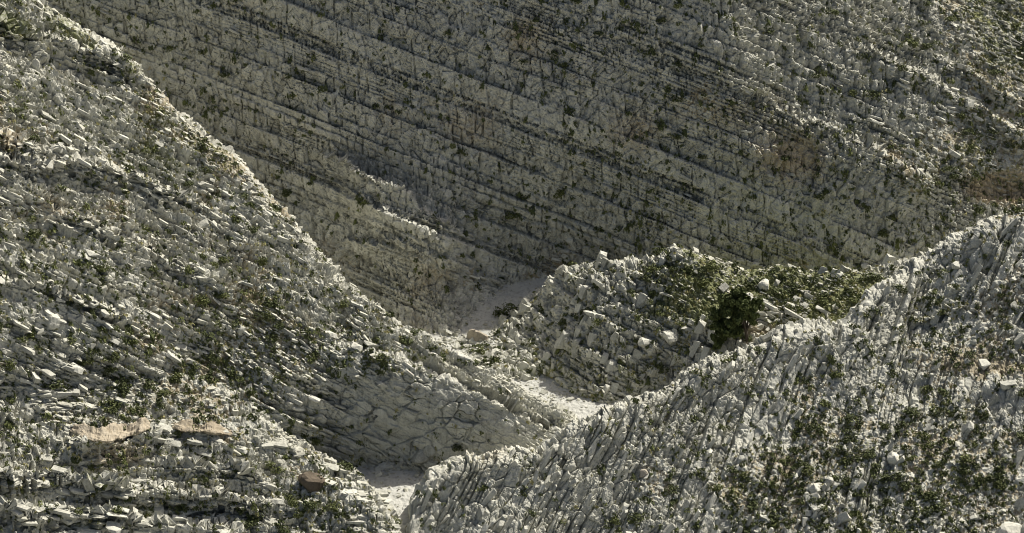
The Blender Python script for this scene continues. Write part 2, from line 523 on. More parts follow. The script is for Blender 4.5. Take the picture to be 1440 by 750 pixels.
# the left hillside running down to the spur with the bare cliff face
L_crest = [(-80,-75),(20,-30),(60,-5),(120,40),(200,95),(235,140),(300,195),(340,230),(400,290),(450,345),(480,385),(520,425),(570,460),(620,488),(680,515),(740,545),(790,570),(812,590),(835,640)]
L_pts = [(-60,-60,366),(60,-5,367),(200,95,364),(340,230,358),(480,385,349.5),(570,460,341.5),(620,488,338.8),(740,545,337.2),(812,590,336.5),(835,640,332.5),
 (-60,100,348),(0,250,339.5),(200,300,346),(0,450,325),(200,500,330),(340,400,343.5),(330,520,334.6),(450,470,338.3),(460,560,334),(440,610,331.0),(385,560,331.6),(400,625,329.3),
 (480,482,338.3),(540,497,335.8),(600,527,335),(640,546,334.6),(690,570,334),(760,598,334.0),(520,650,333),(600,650,332),(690,640,332),(750,625,332.3),
 (560,720,329),(650,720,329),(800,700,329.5),(800,650,331.5),(200,600,326),(0,600,319),(200,750,318),(0,750,311),(400,680,328.5)]
sheet('L', 'hillside', 'sunlit rocky hillside on the left ending in a spur above the riverbed', L_pts, L_crest,
      [(-80,560),(330,640),(430,700),(835,720)], Q, 365,
      dict(n=(0.57,0.22,1), a=(1,0,-0.3), fold=0.7, seed=2, cap=1.4, block=(1.8,1.4,0.8), warp=0.6, thin=0.5, stair=0.95), 0.8, Beds(21,0.5,2.2,0.7,1.8,0.65), Beds(22,0.25,0.7,1.0,3.0), back=24,
      jump=lambda u, v: band(u, v, [(-80,-5),(0,22),(103,58),(203,80),(250,110)], 2.8, 225, 38) + band(u, v, [(-80,-60),(40,-12),(140,30),(190,62)], 1.4, 175, 16) + band(u, v, [(-80,170),(60,205),(150,232),(300,300)], 1.9, 190, 28) + band(u, v, [(150,225),(240,262),(330,300)], 1.5, 320, 24) + sstep(60, 110, u) * band(u, v, [(60,280),(200,340),(330,400)], 1.3, 320, 22) + band(u, v, [(-80,380),(60,395),(200,450)], 1.3, 190, 22) + 1.8 * sstep(3, -5, v - np.interp(u, [440,470,560,640,700,770], [500,482,503,541,568,603])) * sstep(430, 490, u) * sstep(800, 740, u) * sstep(-75, -20, v - np.interp(u, [440,470,560,640,700,770], [500,482,503,541,568,603])),
      massf=lambda u, v, p, sm=False: (sstep(715, 655, u) if sm else
            sstep(-6, 8, v - np.interp(u, [440,470,560,640,700,770], [500,482,503,541,568,603])) * sstep(455, 510, u + 0.25 * (600 - v))),
      outf=lambda u, v, p: 0.28 + 0.35*noise(p, 14, 951) + 0.9*blob(u,v,600,560,170,80) - 0.35*blob(u,v,330,480,120,120) + 0.4*blob(u,v,80,80,160,50),
      soilf=lambda u, v, p: 0.4*blob(u,v,210,165,50,70)+0.35*blob(u,v,100,290,120,50)+0.3*blob(u,v,10,200,50,30)+0.3*blob(u,v,300,250,40,50)+0.2*blob(u,v,300,420,120,90)+0.03-0.5*blob(u,v,620,590,160,60),
      greenf=lambda u, v, p: 0.35*blob(u,v,50,35,70,30)+0.2*blob(u,v,210,165,60,60)+0.15*blob(u,v,400,420,90,60)-0.3*blob(u,v,620,590,160,60), category='hillside')

# the nearer shoulder of the left hillside
L2_crest = [(-80,425),(100,470),(330,525),(400,598),(440,630),(500,663),(530,700),(565,752),(590,800)]
L2_pts = [(-60,430,327.5),(100,470,331),(330,525,334.5),(400,598,329),(440,630,327),(500,663,325),(530,700,319.5),(565,752,313.5),(590,800,309),
 (0,520,323.5),(200,540,328),(0,600,316.5),(0,750,303.5),(200,600,322.5),(200,750,311),(340,600,326),(340,750,314.5),(450,690,320.5),(450,750,314.5),(0,820,298),(300,820,308),(-80,750,301)]
sheet('L2', 'hillside', 'stony shoulder of the left hillside at the bottom corner, layered in level ledges', L2_pts, L2_crest,
      [(-80,820),(590,830)], Q, 220, jump=lambda u, v: sstep(85, 115, u) * band(u, v, [(60,606),(110,612),(140,618),(165,618),(222,602),(260,606),(330,614)], 2.4, 250, 42) + band(u, v, [(-80,655),(0,658),(90,662),(200,680),(330,694),(420,720)], 2.3, 400, 34)
      + band(u, v, [(-80,698),(60,706),(150,714),(300,738),(380,750)], 2.0, 360, 34) + sstep(210, 250, u) * band(u, v, [(200,640),(330,650),(420,690)], 1.3, 400, 24), bed=dict(n=(0.16,0.0,1), a=(1,0,0), fold=0.6, seed=3, block=(1.2,1.3,1.3), joint=0.6, stair=0.8), amp=0.85, big=Beds(31,0.9,2.2,0.7,1.8,0.35), small=Beds(32,0.25,0.7,1.0,3.0), back=18,
      stainf=lambda u, v, p: 0.55*blob(u,v,165,636,62,24), soilf=lambda u, v, p: 0.2*blob(u,v,170,590,90,20),
      outf=lambda u, v, p: 0.2 + 0.6*sstep(610,660,v)*sstep(480,300,u) - 0.35*blob(u,v,120,520,200,60), category='hillside')

# the hummock beyond the riverbed with the tree terrace
H_crest = [(652,515),(664,496),(680,478),(695,462),(720,440),(760,403),(800,375),(850,362),(900,362),(945,347),(1000,360),(1050,375),(1100,372),(1180,378),(1230,370),(1310,350),(1360,345)]
H_pts = [(652,515,356.5),(664,496,359.5),(680,478,363),(695,462,366),(720,515,355.8),(740,530,353.2),(690,530,354),(680,560,351),(720,440,367.5),(760,403,368),(800,375,364),(850,362,362),(900,362,361),(945,347,360),(1000,360,360.5),(1050,375,361),(1100,372,360),(1180,378,358.5),(1230,370,358),(1310,350,357.5),(1360,345,357),
 (700,510,358),(760,527,354.5),(830,568,347.5),(880,575,347),(760,580,353),(860,620,345),(760,460,361),(850,450,354.5),(850,520,350.5),(930,500,351),(930,420,355.5),(1000,470,350.5),(1035,475,349.5),(1100,440,352.5),(1100,470,349.5),(1200,430,351),(1200,480,346),(1000,540,347),(1300,420,349)]
sheet('H', 'hillock', 'rocky hillock beyond the riverbed with a green terrace on its right', H_pts, H_crest,
      [(652,560),(760,590),(860,620),(1000,560),(1200,500),(1360,430)], Q, 150,
      dict(n=(0.46,0.30,1), a=(1,0,0.1), fold=0.6, seed=4, block=(1.5,1.5,1.4), stair=0.6, joint=0.6, skew=-0.4, groove=0.6), 0.75, Beds(41,1.0,2.6,0.7,1.6,0.3), Beds(42,0.3,0.8,1.0,2.5), back=26,
      outf=lambda u, v, p: 0.25 - 0.9*blob(u,v,1110,420,110,40) + 0.3*sstep(960,860,u),
      soilf=lambda u, v, p: 0.5*blob(u,v,1080,470,50,25)+0.2*blob(u,v,1110,430,80,30), greenf=lambda u, v, p: 0.55*blob(u,v,1100,412,115,34)+0.2*blob(u,v,900,390,80,40)+0.12, category='hillock')

# the near ridge on the right, its beds standing steeply
K_crest = [(572,800),(578,740),(585,695),(600,665),(650,645),(700,635),(760,625),(790,603),(830,578),(860,562),(920,543),(960,522),(1000,500),(1050,490),(1090,468),(1140,455),(1190,452),(1230,405),(1300,357),(1345,322),(1400,300),(1440,293),(1530,280)]
K_pts = [(572,800,312.5),(578,740,316.6),(585,695,319.8),(600,665,321.5),(650,645,322),(700,635,323),(760,625,324),(790,603,325.5),(830,578,327),(860,562,328.5),(920,543,331),(960,522,333.5),(1000,500,336),(1050,490,338),(1090,468,340),(1140,455,341),(1190,452,342.5),(1230,405,347),(1300,357,353),(1345,322,354.5),(1400,300,355),(1440,293,355),(1530,280,355),
 (600,750,316.6),(700,750,316),(700,700,319.5),(800,700,320),(800,820,313.5),(900,750,318.5),(900,640,325),(1000,600,330.5),(1000,750,319),(1100,600,331),(1190,560,335),(1190,750,318),(1300,450,346),(1300,600,331.5),(1440,450,343),(1440,600,330),(1440,750,316),(1520,810,310),(1345,380,351),(1000,820,314.5)]
sheet('K', 'ridge', 'pale near ridge on the right with steep ribs of tilted limestone beds', K_pts, K_crest,
      [(572,815),(1530,815)], Q, 300,
      dict(n=(-1.44,0.0,1), a=(0.57,0.15,0.82), fold=0.8, seed=5, cap=1.0, warp=0.8, block=(2.8,1.8,1.15), hard=1.5, stair=0.7, stair_a=0.5, blk=0.62, joint=0.22, bigblk=0.5, fine=0.2, thin=0.2, rough=0.06, groove=0.9), 0.72, Beds(51,0.65,1.7,1.4,3.4,0.2), Beds(52,0.25,0.6,1.2,3.5), back=24,
      outf=lambda u, v, p: 0.60 - 0.95*sstep(900,1250,u*0.75+v*0.55-60) + 0.9*blob(u,v,1390,335,70,45) + 0.7*blob(u,v,1160,480,70,35) + 0.7*blob(u,v,1290,425,60,35) + 0.6*blob(u,v,1425,560,40,45) + 0.5*blob(u,v,1080,560,60,60) + 0.35*noise(p, 8, 961),
      soilf=lambda u, v, p: 0.5*blob(u,v,1385,512,75,16) + 0.3*blob(u,v,1080,680,120,40), category='ridge')

# ------------------------------------------------------------------ the dry riverbed and the ground under everything
def riverbed():
    U = np.arange(470, 900, 1.9)
    V = np.arange(375, 800, 1.9)
    UU, VV = np.meshgrid(U, V)
    th = np.tan(PITCH + np.arctan((VV - 375) / FPX))
    Y = (CAMZ - 0.0) / th
    p = world_pt(UU, VV, Y).reshape(-1, 3)
    p[:, 2] = np.where(p[:, 1] < 350, 0.045, 0.012) * (p[:, 1] - 350) + 0.10 * np.maximum(0, p[:, 1] - 368) + 0.35 * fbm(p, 6, 2, 41)
    S1, S2, t1, t2, t3, os_ = worley(p / 0.55 + 300, 81)
    p[:, 2] += 0.16 * (t1 > 0.4) * np.clip(1 - 1.8 * S1 * S1, 0, 1) * t2 + 0.05 * noise(p, 0.3, 82)
    nr, nc = UU.shape
    idx = np.arange(nr * nc).reshape(nr, nc)
    F = np.stack([idx[:-1, :-1], idx[1:, :-1], idx[1:, 1:], idx[:-1, 1:]], -1).reshape(-1, 4)
    fu, fv = UU.reshape(-1)[F[:, 0]], VV.reshape(-1)[F[:, 0]]
    F = F[~((fu > 625) & (fv > 650))]
    me = np_mesh('riverbed', p, F, M_GRAVEL)
    o = link(bpy.data.objects.new('riverbed', me))
    tag(o, 'pale dry gravel riverbed winding through the bottom of the gorge', 'riverbed', kind='structure')
    u, v, w = pix(p)
    n = np.tile(np.array([0, 0, 1.0]), (len(p), 1))
    one = np.ones(len(p))
    SHEETS['R'] = dict(obj=o, p=p, n=n, u=u, v=v, w=w, out=0 * one, green=0 * one, soil=0 * one, nb=np.array([0, 0, 1.]), aa=np.array([1., 0, 0]), ab=np.array([0, 1., 0]))

M_GRAVEL = rock_material('river_gravel', (0.47, 0.47, 0.43), (0.26, 0.26, 0.236), SOIL, GREEN, STAIN, use_mask=False, bump=0.6)
riverbed()
gm = bpy.data.meshes.new('ground')
gm.from_pydata([(-1500, -300, -9), (1500, -300, -9), (1500, 2500, -9), (-1500, 2500, -9)], [], [(0, 1, 2, 3)])
gm.materials.append(M_GRAVEL)
tag(link(bpy.data.objects.new('ground', gm)), 'bare stony ground under the gorge', 'ground', kind='structure')

# ------------------------------------------------------------------ what the camera sees (to keep loose things where the photo shows them)
ZB = np.full((270, 510), 1e9)
for S in SHEETS.values():
    iu, iv = ((S['u'] + 45) / 3).astype(int), ((S['v'] + 30) / 3).astype(int)
    ok = (iu >= 0) & (iu < 510) & (iv >= 0) & (iv < 270)
    np.minimum.at(ZB, (iv[ok], iu[ok]), S['w'][ok])
for S in SHEETS.values():
    iu, iv = ((S['u'] + 45) / 3).astype(int), ((S['v'] + 30) / 3).astype(int)
    ok = (iu >= 0) & (iu < 510) & (iv >= 0) & (iv < 270)
    vis = np.zeros(len(iu), bool)
    vis[ok] = S['w'][ok] < ZB[iv[ok], iu[ok]] + 2.0
    S['vis'] = vis

def spot(u, v, key=None):
    """the visible surface point nearest photo pixel (u, v)"""
    best = None
    for k, S in SHEETS.items():
        if key and k != key:
            continue
        d = (S['u'] - u) ** 2 + (S['v'] - v) ** 2 + np.where(S['vis'], 0, 400)
        i = int(d.argmin())
        if best is None or d[i] + 0.02 * S['w'][i] < best[0]:
            best = (d[i] + 0.02 * S['w'][i], k, i)
    return best[1], best[2]

# ------------------------------------------------------------------ angular rock shapes
def hull_shape(seed, flat):
    r = random.Random(seed)
    bm = bmesh.new()
    for k in range(r.randint(14, 20)):
        q = [r.uniform(-1, 1) for _ in range(3)]
        m = max(abs(x) for x in q)
        q = [x / m for x in q]
        w = [abs(x) ** (0.38 if flat else 0.75) * (1 if x > 0 else -1) for x in q]
        bm.verts.new([0.5 * x * r.uniform(0.8, 1.0) for x in w])
    bmesh.ops.convex_hull(bm, input=bm.verts)
    bmesh.ops.delete(bm, geom=[v for v in bm.verts if not v.link_faces], context='VERTS')
    bmesh.ops.triangulate(bm, faces=bm.faces[:])
    bm.verts.index_update()
    V = np.array([v.co[:] for v in bm.verts])
    F = np.array([[v.index for v in f.verts] for f in bm.faces])
    bm.free()
    return V, F

HULLS = [hull_shape(100 + k, k % 3 != 2) for k in range(16)]
HULL_MESH = []
for V, F in HULLS:
    HULL_MESH.append(np_mesh('rock_slab', V, F, M_SLAB))

def frames(S, i, aligned, rg, jit):
    """orientation matrices (columns: long axis, short axis, up) for rocks lying at vertices i"""
    m = len(i)
    n = S['n'][i] + 0.0
    nb = np.where(aligned[:, None], np.sign((S['nb'] @ np.array([0, 0, 1.])) or 1) * S['nb'][None], n)
    up = nb + jit[:, None] * rg.normal(size=(m, 3))
    up /= np.linalg.norm(up, axis=1, keepdims=True)
    ang = np.where(aligned, rg.normal(0, 0.35, m), rg.uniform(0, 6.28, m))
    ax = S['aa'][None] + 0.001
    ax = ax - (ax * up).sum(1, keepdims=True) * up
    ax /= np.linalg.norm(ax, axis=1, keepdims=True) + 1e-6
    bx = np.cross(up, ax)
    c, s_ = np.cos(ang)[:, None], np.sin(ang)[:, None]
    return np.stack([ax * c + bx * s_, bx * c - ax * s_, up], -1)

def pick(S, dens, count, rg, inframe=True):
    w = dens * S['vis']
    if inframe:
        w = w * ((S['u'] > -35) & (S['u'] < 1475) & (S['v'] > -25) & (S['v'] < 775))
    w = w / w.sum()
    return np.unique(rg.choice(len(w), size=count, p=w))

FINS = dict(K=(150, 0.7, 1.35), H=(160, 0.7, 1.3), L=(420, 0.5, 1.0), L2=(260, 0.6, 1.2))
ROCKS = dict(F=(3600, 90), L=(4300, 260), L2=(3000, 220), H=(2300, 200), K=(5600, 280), R=(2200, 60))
def scatter_rocks(key, count, singles, rg):
    S = SHEETS[key]
    clump = sstep(-0.2, 0.5, fbm(S['p'], 5, 2, 700)) + 0.15
    dens = clump * (0.16 + 0.84 * (1 - S['out'])) * np.clip(1.1 - S['green'], 0.1, 1)
    if key == 'F':
        dens = clump * ((1 - S['out']) + 0.05 + 0.6 * sstep(1000, 1440, S['u'] - 0.5 * S['v']))
    if key == 'L2':
        dens = dens * (1 - 0.75 * sstep(600, 650, S['v']) * sstep(460, 300, S['u']))
    if key == 'K':
        dens = clump * (0.03 + 0.97 * (1 - S['out']) ** 2)
    if key == 'L':
        dens = dens * (1 - 0.95 * (blob(S['u'], S['v'], 640, 600, 120, 55) > 0.4))
    if key == 'R':
        dens = 0.12 + 4.0 * blob(S['u'], S['v'], 685, 503, 60, 26) + 1.5 * blob(S['u'], S['v'], 590, 655, 40, 10) + 1.0 * blob(S['u'], S['v'], 790, 555, 60, 12)
    i = pick(S, dens, count, rg)
    m = len(i)
    size = (0.75 if key == 'R' else 1.0) * np.clip((0.17 if key == 'L2' else 0.20) * np.exp(rg.normal(0, 0.55, m)) * (0.75 + 0.9 * sstep(0.0, 0.6, fbm(S['p'][i], 8, 2, 720))), 0.12, 1.1)
    al = rg.random(m) < {'L': 0.88, 'L2': 0.75, 'K': 0.5, 'F': 0.85, 'H': 0.7, 'R': 0.0}[key]
    M = frames(S, i, al, rg, np.where(al, 0.09, 0.35))
    dims = np.stack([size * np.where(al, rg.uniform(1.6, 3.0, m), rg.uniform(1.1, 2.0, m)), size * rg.uniform(0.9, 1.6, m), size * np.where(al, rg.uniform(0.4, 0.75, m), rg.uniform(0.5, 1.0, m))], -1)
    pos = S['p'][i] + S['n'][i] * (size * 0.10)[:, None]
    if key in FINS:
        cnt, lo, hi = FINS[key]
        fi = pick(S, S['out'] ** 3 * (0.15 + sstep(0.2, 0.6, fbm(S['p'], 5, 2, 733) + 0.3)) * (1.0 if key != 'L' else 1 - 0.97 * (blob(S['u'], S['v'], 620, 590, 170, 70) > 0.3)), cnt, rg)
        fm = len(fi)
        fs_ = rg.uniform(lo, hi, fm)
        M2 = frames(S, fi, np.ones(fm, bool), rg, np.full(fm, 0.08))
        d2 = np.stack([fs_ * rg.uniform(1.5, 2.9, fm), fs_ * rg.uniform(0.8, 1.3, fm), fs_ * rg.uniform(0.35, 0.6, fm)], -1)
        if key == 'H':
            d2 = d2[:, [1, 1, 0]] * np.array([0.8, 0.9, 0.75])
        p2 = S['p'][fi] - S['n'][fi] * (0.2 * fs_)[:, None]
        M, dims, pos = np.concatenate([M, M2]), np.concatenate([dims, d2]), np.concatenate([pos, p2])
        m += fm
    order = np.argsort(-dims.prod(1))
    hs = rg.integers(0, len(HULLS), m)
    for j in order[:singles]:
        o = bpy.data.objects.new('rock_slab', HULL_MESH[hs[j]])
        A = M[j] * dims[j][None]
        o.matrix_world = Matrix([[*A[r], pos[j][r]] for r in range(3)] + [[0, 0, 0, 1]])
        link(o, S['obj'])
    rest = order[singles:]
    VV, FF, off = [], [], 0
    for h, (V, F) in enumerate(HULLS):
        js = rest[hs[rest] == h]
        if not len(js):
            continue
        W = np.einsum('jrc,vc->jvr', M[js] * dims[js][:, None, :], V) + pos[js][:, None, :]
        VV.append(W.reshape(-1, 3))
        FF.append((F[None] + (off + np.arange(len(js)) * len(V))[:, None, None]).reshape(-1, 3))
        off += len(js) * len(V)
    me = np_mesh('rubble', np.concatenate(VV), np.concatenate(FF), M_RUBBLE)
    o = link(bpy.data.objects.new('rubble', me), S['obj'])
    o['kind'] = 'stuff'

M_RUBBLE = rock_material('broken_limestone', (0.58, 0.573, 0.485), (0.30, 0.296, 0.245), SOIL, GREEN, STAIN, use_mask=False, bump=0.3)
rg = np.random.default_rng(5)
for k, (c, sgl) in ROCKS.items():
    scatter_rocks(k, c, sgl, rg)
print('rocks', round(time.time() - T0, 1))

# ------------------------------------------------------------------ plants
def leaf_material(name, c0, c1):
    m, nt, b = mat(name)
    pos = N(nt, 'ShaderNodeNewGeometry').outputs['Position']
    f = tex_noise(nt, pos, 1.3, 3, 0.7)
    f2 = tex_noise(nt, pos, 9.0, 2, 0.7)
    g = math_n(nt, 'ADD', math_n(nt, 'MULTIPLY', f, 0.6), math_n(nt, 'MULTIPLY', f2, 0.4))
    nt.links.new(ramp(nt, g, [(0.35, c0), (0.62, c1)]), b.inputs['Base Color'])
    b.inputs['Roughness'].default_value = 0.7
    return m

M_DARK = leaf_material('evergreen_leaves', (0.044, 0.054, 0.020), (0.098, 0.115, 0.044))
M_OLIVE = leaf_material('olive_leaves', (0.070, 0.082, 0.028), (0.14, 0.158, 0.056))
M_GRASS = leaf_material('dry_grass', (0.20, 0.195, 0.075), (0.36, 0.33, 0.16))
M_TREE = leaf_material('tree_leaves', (0.050, 0.066, 0.022), (0.115, 0.138, 0.048))
mt_, nt_, b_ = mat('bark')
b_.inputs['Base Color'].default_value = (0.09, 0.075, 0.06, 1)
M_BARK = mt_

def leaf_cloud(rg, count, size, radius=(1, 1, 0.75), lobes=4, base=0.0):
    """small leaf faces on and inside a few overlapping lobes; unit size"""
    cen = rg.normal(0, 0.33, (lobes, 3)) * np.array(radius)
    cen[:, 2] = np.abs(cen[:, 2]) * 0.8 + 0.30 * radius[2]
    rad = rg.uniform(0.42, 0.72, lobes)
    li = rg.integers(0, lobes, count)
    d = rg.normal(size=(count, 3))
    d /= np.linalg.norm(d, axis=1, keepdims=True)
    rr = rg.uniform(0.45, 1.05, count) ** 0.6
    c = cen[li] + d * (rad[li] * rr)[:, None] * np.array(radius)
    c[:, 2] = np.maximum(c[:, 2], base + 0.02)
    nrm = d + 0.9 * rg.normal(size=(count, 3)) + np.array([0, 0, 0.35])
    nrm /= np.linalg.norm(nrm, axis=1, keepdims=True)
    t = np.cross(nrm, rg.normal(size=(count, 3)))
    t /= np.linalg.norm(t, axis=1, keepdims=True)
    b = np.cross(nrm, t)
    L = size * rg.uniform(0.6, 1.4, count)[:, None]
    W = L * rg.uniform(0.4, 0.75, count)[:, None]
    V = np.stack([c - t * L, c + b * W + nrm * L * 0.15, c + t * L, c - b * W + nrm * L * 0.15], 1).reshape(-1, 3)
    F = np.arange(count * 4).reshape(count, 4)
    return V, F

SHRUB_BIG = {}
for tone, m in (('dark', M_DARK), ('olive', M_OLIVE)):
    SHRUB_BIG[tone] = []
    for k in range(7):
        V, F = leaf_cloud(np.random.default_rng(40 + k), 240, 0.13, (1, 1, 0.8), 6)
        SHRUB_BIG[tone].append(np_mesh('shrub', V, F, m))
SMALL = [leaf_cloud(np.random.default_rng(80 + k), 34, 0.28, (1, 1, 0.75), 4) for k in range(8)]
TUFT = [leaf_cloud(np.random.default_rng(120 + k), 12, 0.42, (1, 1, 0.5), 3) for k in range(6)]

def joined(name, lib, pos, r, rot, up, material, label, cat, rg):
    VV, FF, off = [], [], 0
    h = rg.integers(0, len(lib), len(pos))
    for k, (V, F) in enumerate(lib):
        j = np.nonzero(h == k)[0]
        if not len(j):
            continue
        c, s_ = np.cos(rot[j]), np.sin(rot[j])
        X = (V[None, :, 0] * c[:, None] - V[None, :, 1] * s_[:, None]) * r[j][:, None]
        Yv = (V[None, :, 0] * s_[:, None] + V[None, :, 1] * c[:, None]) * r[j][:, None]
        Z = V[None, :, 2] * r[j][:, None]
        W = np.stack([X, Yv, Z], -1)
        # lean with the slope so that the low side still touches the ground
        g = up[j]
        W[..., 2] -= 0.55 * ((W[..., 0] * g[:, None, 0] + W[..., 1] * g[:, None, 1]) / np.maximum(g[:, None, 2], 0.55))
        W = W + pos[j][:, None, :]
        VV.append(W.reshape(-1, 3))
        FF.append((F[None] + (off + np.arange(len(j)) * len(V))[:, None, None]).reshape(-1, 4))
        off += len(j) * len(V)
    o = link(bpy.data.objects.new(name, np_mesh(name, np.concatenate(VV), np.concatenate(FF), material)))
    return tag(o, label, cat, kind='stuff')

PLANTS = dict(F=2100, L=1500, L2=800, H=480, K=1750, R=45)
def plant_density(key, S):
    clump = 0.5 * sstep(-0.2, 0.45, fbm(S['p'], 4.0, 2, 800)) + 0.45
    u, v = S['u'], S['v']
    if key == 'F':
        d = clump * (0.35 + 0.9 * sstep(900, 1300, u - 0.3 * v) + 0.9 * blob(u, v, 860, 60, 110, 90) + 0.7 * blob(u, v, 930, 220, 150, 60) + 0.5 * blob(u, v, 800, 330, 200, 60))
    elif key == 'L':
        d = (0.35 + clump) * (0.5 + 0.6 * (1 - S['out'])) * (1 - 0.97 * (blob(u, v, 620, 590, 170, 70) > 0.35)) * (1 + 1.2 * blob(u, v, 130, 470, 180, 120))
    elif key == 'L2':
        d = clump * (1 + 1.5 * blob(u, v, 120, 560, 160, 50) + 0.5 * blob(u, v, 450, 710, 80, 40))
    elif key == 'R':
        d = blob(u, v, 690, 508, 55, 20) + 0.7 * blob(u, v, 600, 700, 10, 40)
    elif key == 'H':
        d = clump * (0.35 + 1.8 * blob(u, v, 1100, 410, 120, 40) + 0.8 * blob(u, v, 900, 400, 60, 40))
    else:
        d = clump * (0.35 + 0.9 * (1 - S['out']) + 1.0 * sstep(600, 720, v) * sstep(1000, 1200, u)) * (1 - 0.85 * sstep(1080, 820, u + 0.5 * (v - 600)))
    return d
spots = []
for k, c in PLANTS.items():
    S = SHEETS[k]
    i = pick(S, plant_density(k, S), c, rg)
    steep = S['n'][i][:, 2]
    r = np.clip({'F': 0.31, 'L': 0.36}.get(k, 0.37) * np.exp(rg.normal(0, 0.45, len(i))), 0.14, 1.05)
    if k == 'F':
        r *= 1.0
    for j, q in enumerate(i):
        spots.append((k, q, r[j]))
spots.sort(key=lambda t: -t[2])

tuft = []
for k, c in dict(F=900, L=2600, L2=1300, H=1700, K=1300).items():
    S = SHEETS[k]
    i = pick(S, (sstep(0.0, 0.5, S['green'] + 0.15 * S['soil']) + 0.05) * (1 if k != 'F' else 0.2 + sstep(900, 1300, S['u'])) * (1 if k != 'K' else 0.1 + sstep(800, 1100, S['u'])), c, rg)
    tuft.append((S['p'][i], S['n'][i]))
tp, tn = np.concatenate([t[0] for t in tuft]), np.concatenate([t[1] for t in tuft])
half = rg.random(len(tp)) < 0.5
for sel, m, nm, lb in ((half, M_GRASS, 'grass', 'low dry grass and herbs growing between the stones'), (~half, M_OLIVE, 'ground_cover', 'low green herbs growing between the stones')):
    joined(nm, TUFT, tp[sel], rg.uniform(0.16, 0.36, sel.sum()), rg.uniform(0, 6.28, sel.sum()), tn[sel], m, lb, 'grass', rg)
NS = 270
rest = spots[NS:]
rp = np.array([SHEETS[k]['p'][q] for k, q, r in rest])
rn = np.array([SHEETS[k]['n'][q] for k, q, r in rest])
rr = np.array([r for k, q, r in rest])
half = rg.random(len(rest)) < 0.62
for sel, m in ((half, M_DARK), (~half, M_OLIVE)):
    joined('scrub', SMALL, rp[sel] + 0.05 * rr[sel][:, None] * np.array([0, 0, 1]), rr[sel], rg.uniform(0, 6.28, sel.sum()), rn[sel], m,
           'small evergreen scrub dotted over the rocky slopes', 'scrub', rg)
print('scrub', len(rest), round(time.time() - T0, 1))

ZONES = [
 ('F',250,60,'in the gully at the upper left of the tall cliff'),('F',470,60,'high on the cliff right of the upper gully'),('F',600,90,'high on the cliff left of the ochre patch'),
 ('F',740,50,'beside the ochre patch near the top of the cliff'),('F',860,70,'near the cliff top between ochre patch and pale rib'),('F',1020,90,'around the pale rib high on the cliff'),
 ('F',1180,50,'on the lit slope right of the pale rib'),('F',1330,50,'on the stony upper slope at the top right'),('F',1420,130,'on the right edge slope above the red earth'),
 ('F',380,230,'on the cliff just above the left ridge line'),('F',560,290,'on the buttress of the cliff above the spur'),('F',700,310,'in the recess right of the cliff buttress'),
 ('F',650,180,'in the middle of the cliff above the buttress'),('F',880,200,'on the middle of the cliff by the rust stain'),('F',860,310,'low on the cliff above the riverbed'),
 ('F',1080,240,'near the broad ochre stain on the cliff'),('F',1080,330,'at the cliff foot behind the hillock'),('F',1260,200,'on the cliff ledges right of the broad ochre stain'),('F',1300,310,'at the cliff foot behind the near ridge'),
 ('L',60,60,'on the top ledges of the left hillside'),('L',60,200,'below the top ledges at the left edge'),('L',200,200,'on the left hillside under its upper ridge line'),
 ('L',330,330,'on the middle of the left hillside'),('L',80,330,'on the stony slope at the left edge'),('L',100,420,'on the scrubby lower slope at the left edge'),('L',250,430,'on the scrubby hollow of the left hillside'),
 ('L',400,400,'on the hillside just below the ridge line'),('L',400,540,'in the gully beside the bare spur cliff'),('L',520,450,'on the neck of the spur'),('L',700,530,'on the sloping crest of the spur'),('L',590,640,'at the foot of the bare spur cliff'),
 ('L2',80,540,'above the tan overhanging ledge'),('L2',250,570,'beside the tan overhanging ledge'),('L2',80,680,'on the level ledges of the bottom left corner'),('L2',250,690,'on the ledges below the tan overhang'),
 ('L2',420,640,'by the brown tilted block on the lower shoulder'),('L2',490,720,'on the shoulder edge above the lower riverbed'),
 ('H',740,450,'on the end of the hillock by the riverbed'),('H',800,520,'on the hillock foot above the riverbed'),('H',850,400,'on the broken top of the hillock'),('H',950,430,'on the hillock left of the lone tree'),
 ('H',1080,390,'on the green terrace above the lone tree'),('H',1110,450,'on the earthy bank right of the lone tree'),('H',1180,400,'at the right end of the green terrace'),('H',1280,370,'where the terrace meets the near ridge'),
 ('R',690,505,'on the stony bank of the riverbed bend'),('R',600,700,'on the bank of the lower riverbed'),
 ('K',640,700,'on the left tip of the near ridge'),('K',780,680,'on the shaded ribbed flank of the near ridge'),('K',900,600,'on the near ridge below its lumpy crest'),('K',920,720,'at the foot of the ribbed flank'),
 ('K',1040,530,'on the near ridge below the lone tree'),('K',1040,640,'on the slabby middle of the near ridge'),('K',1070,720,'on the scree at the bottom of the near ridge'),('K',1170,500,'below the pale slab on the ridge crest'),
 ('K',1200,600,'on the open scree of the near ridge'),('K',1230,710,'below the pale boulder on the lower scree'),('K',1280,430,'on the near ridge under its steep bend'),('K',1330,530,'on the gravelly track side of the near ridge'),
 ('K',1350,640,'on the scrubby slope at the lower right'),('K',1390,720,'beside the pale rock tip in the bottom right corner'),('K',1400,370,'under the pale ribbed knob at the right edge'),('K',1410,470,'at the right edge beside the gravel strip'),
]
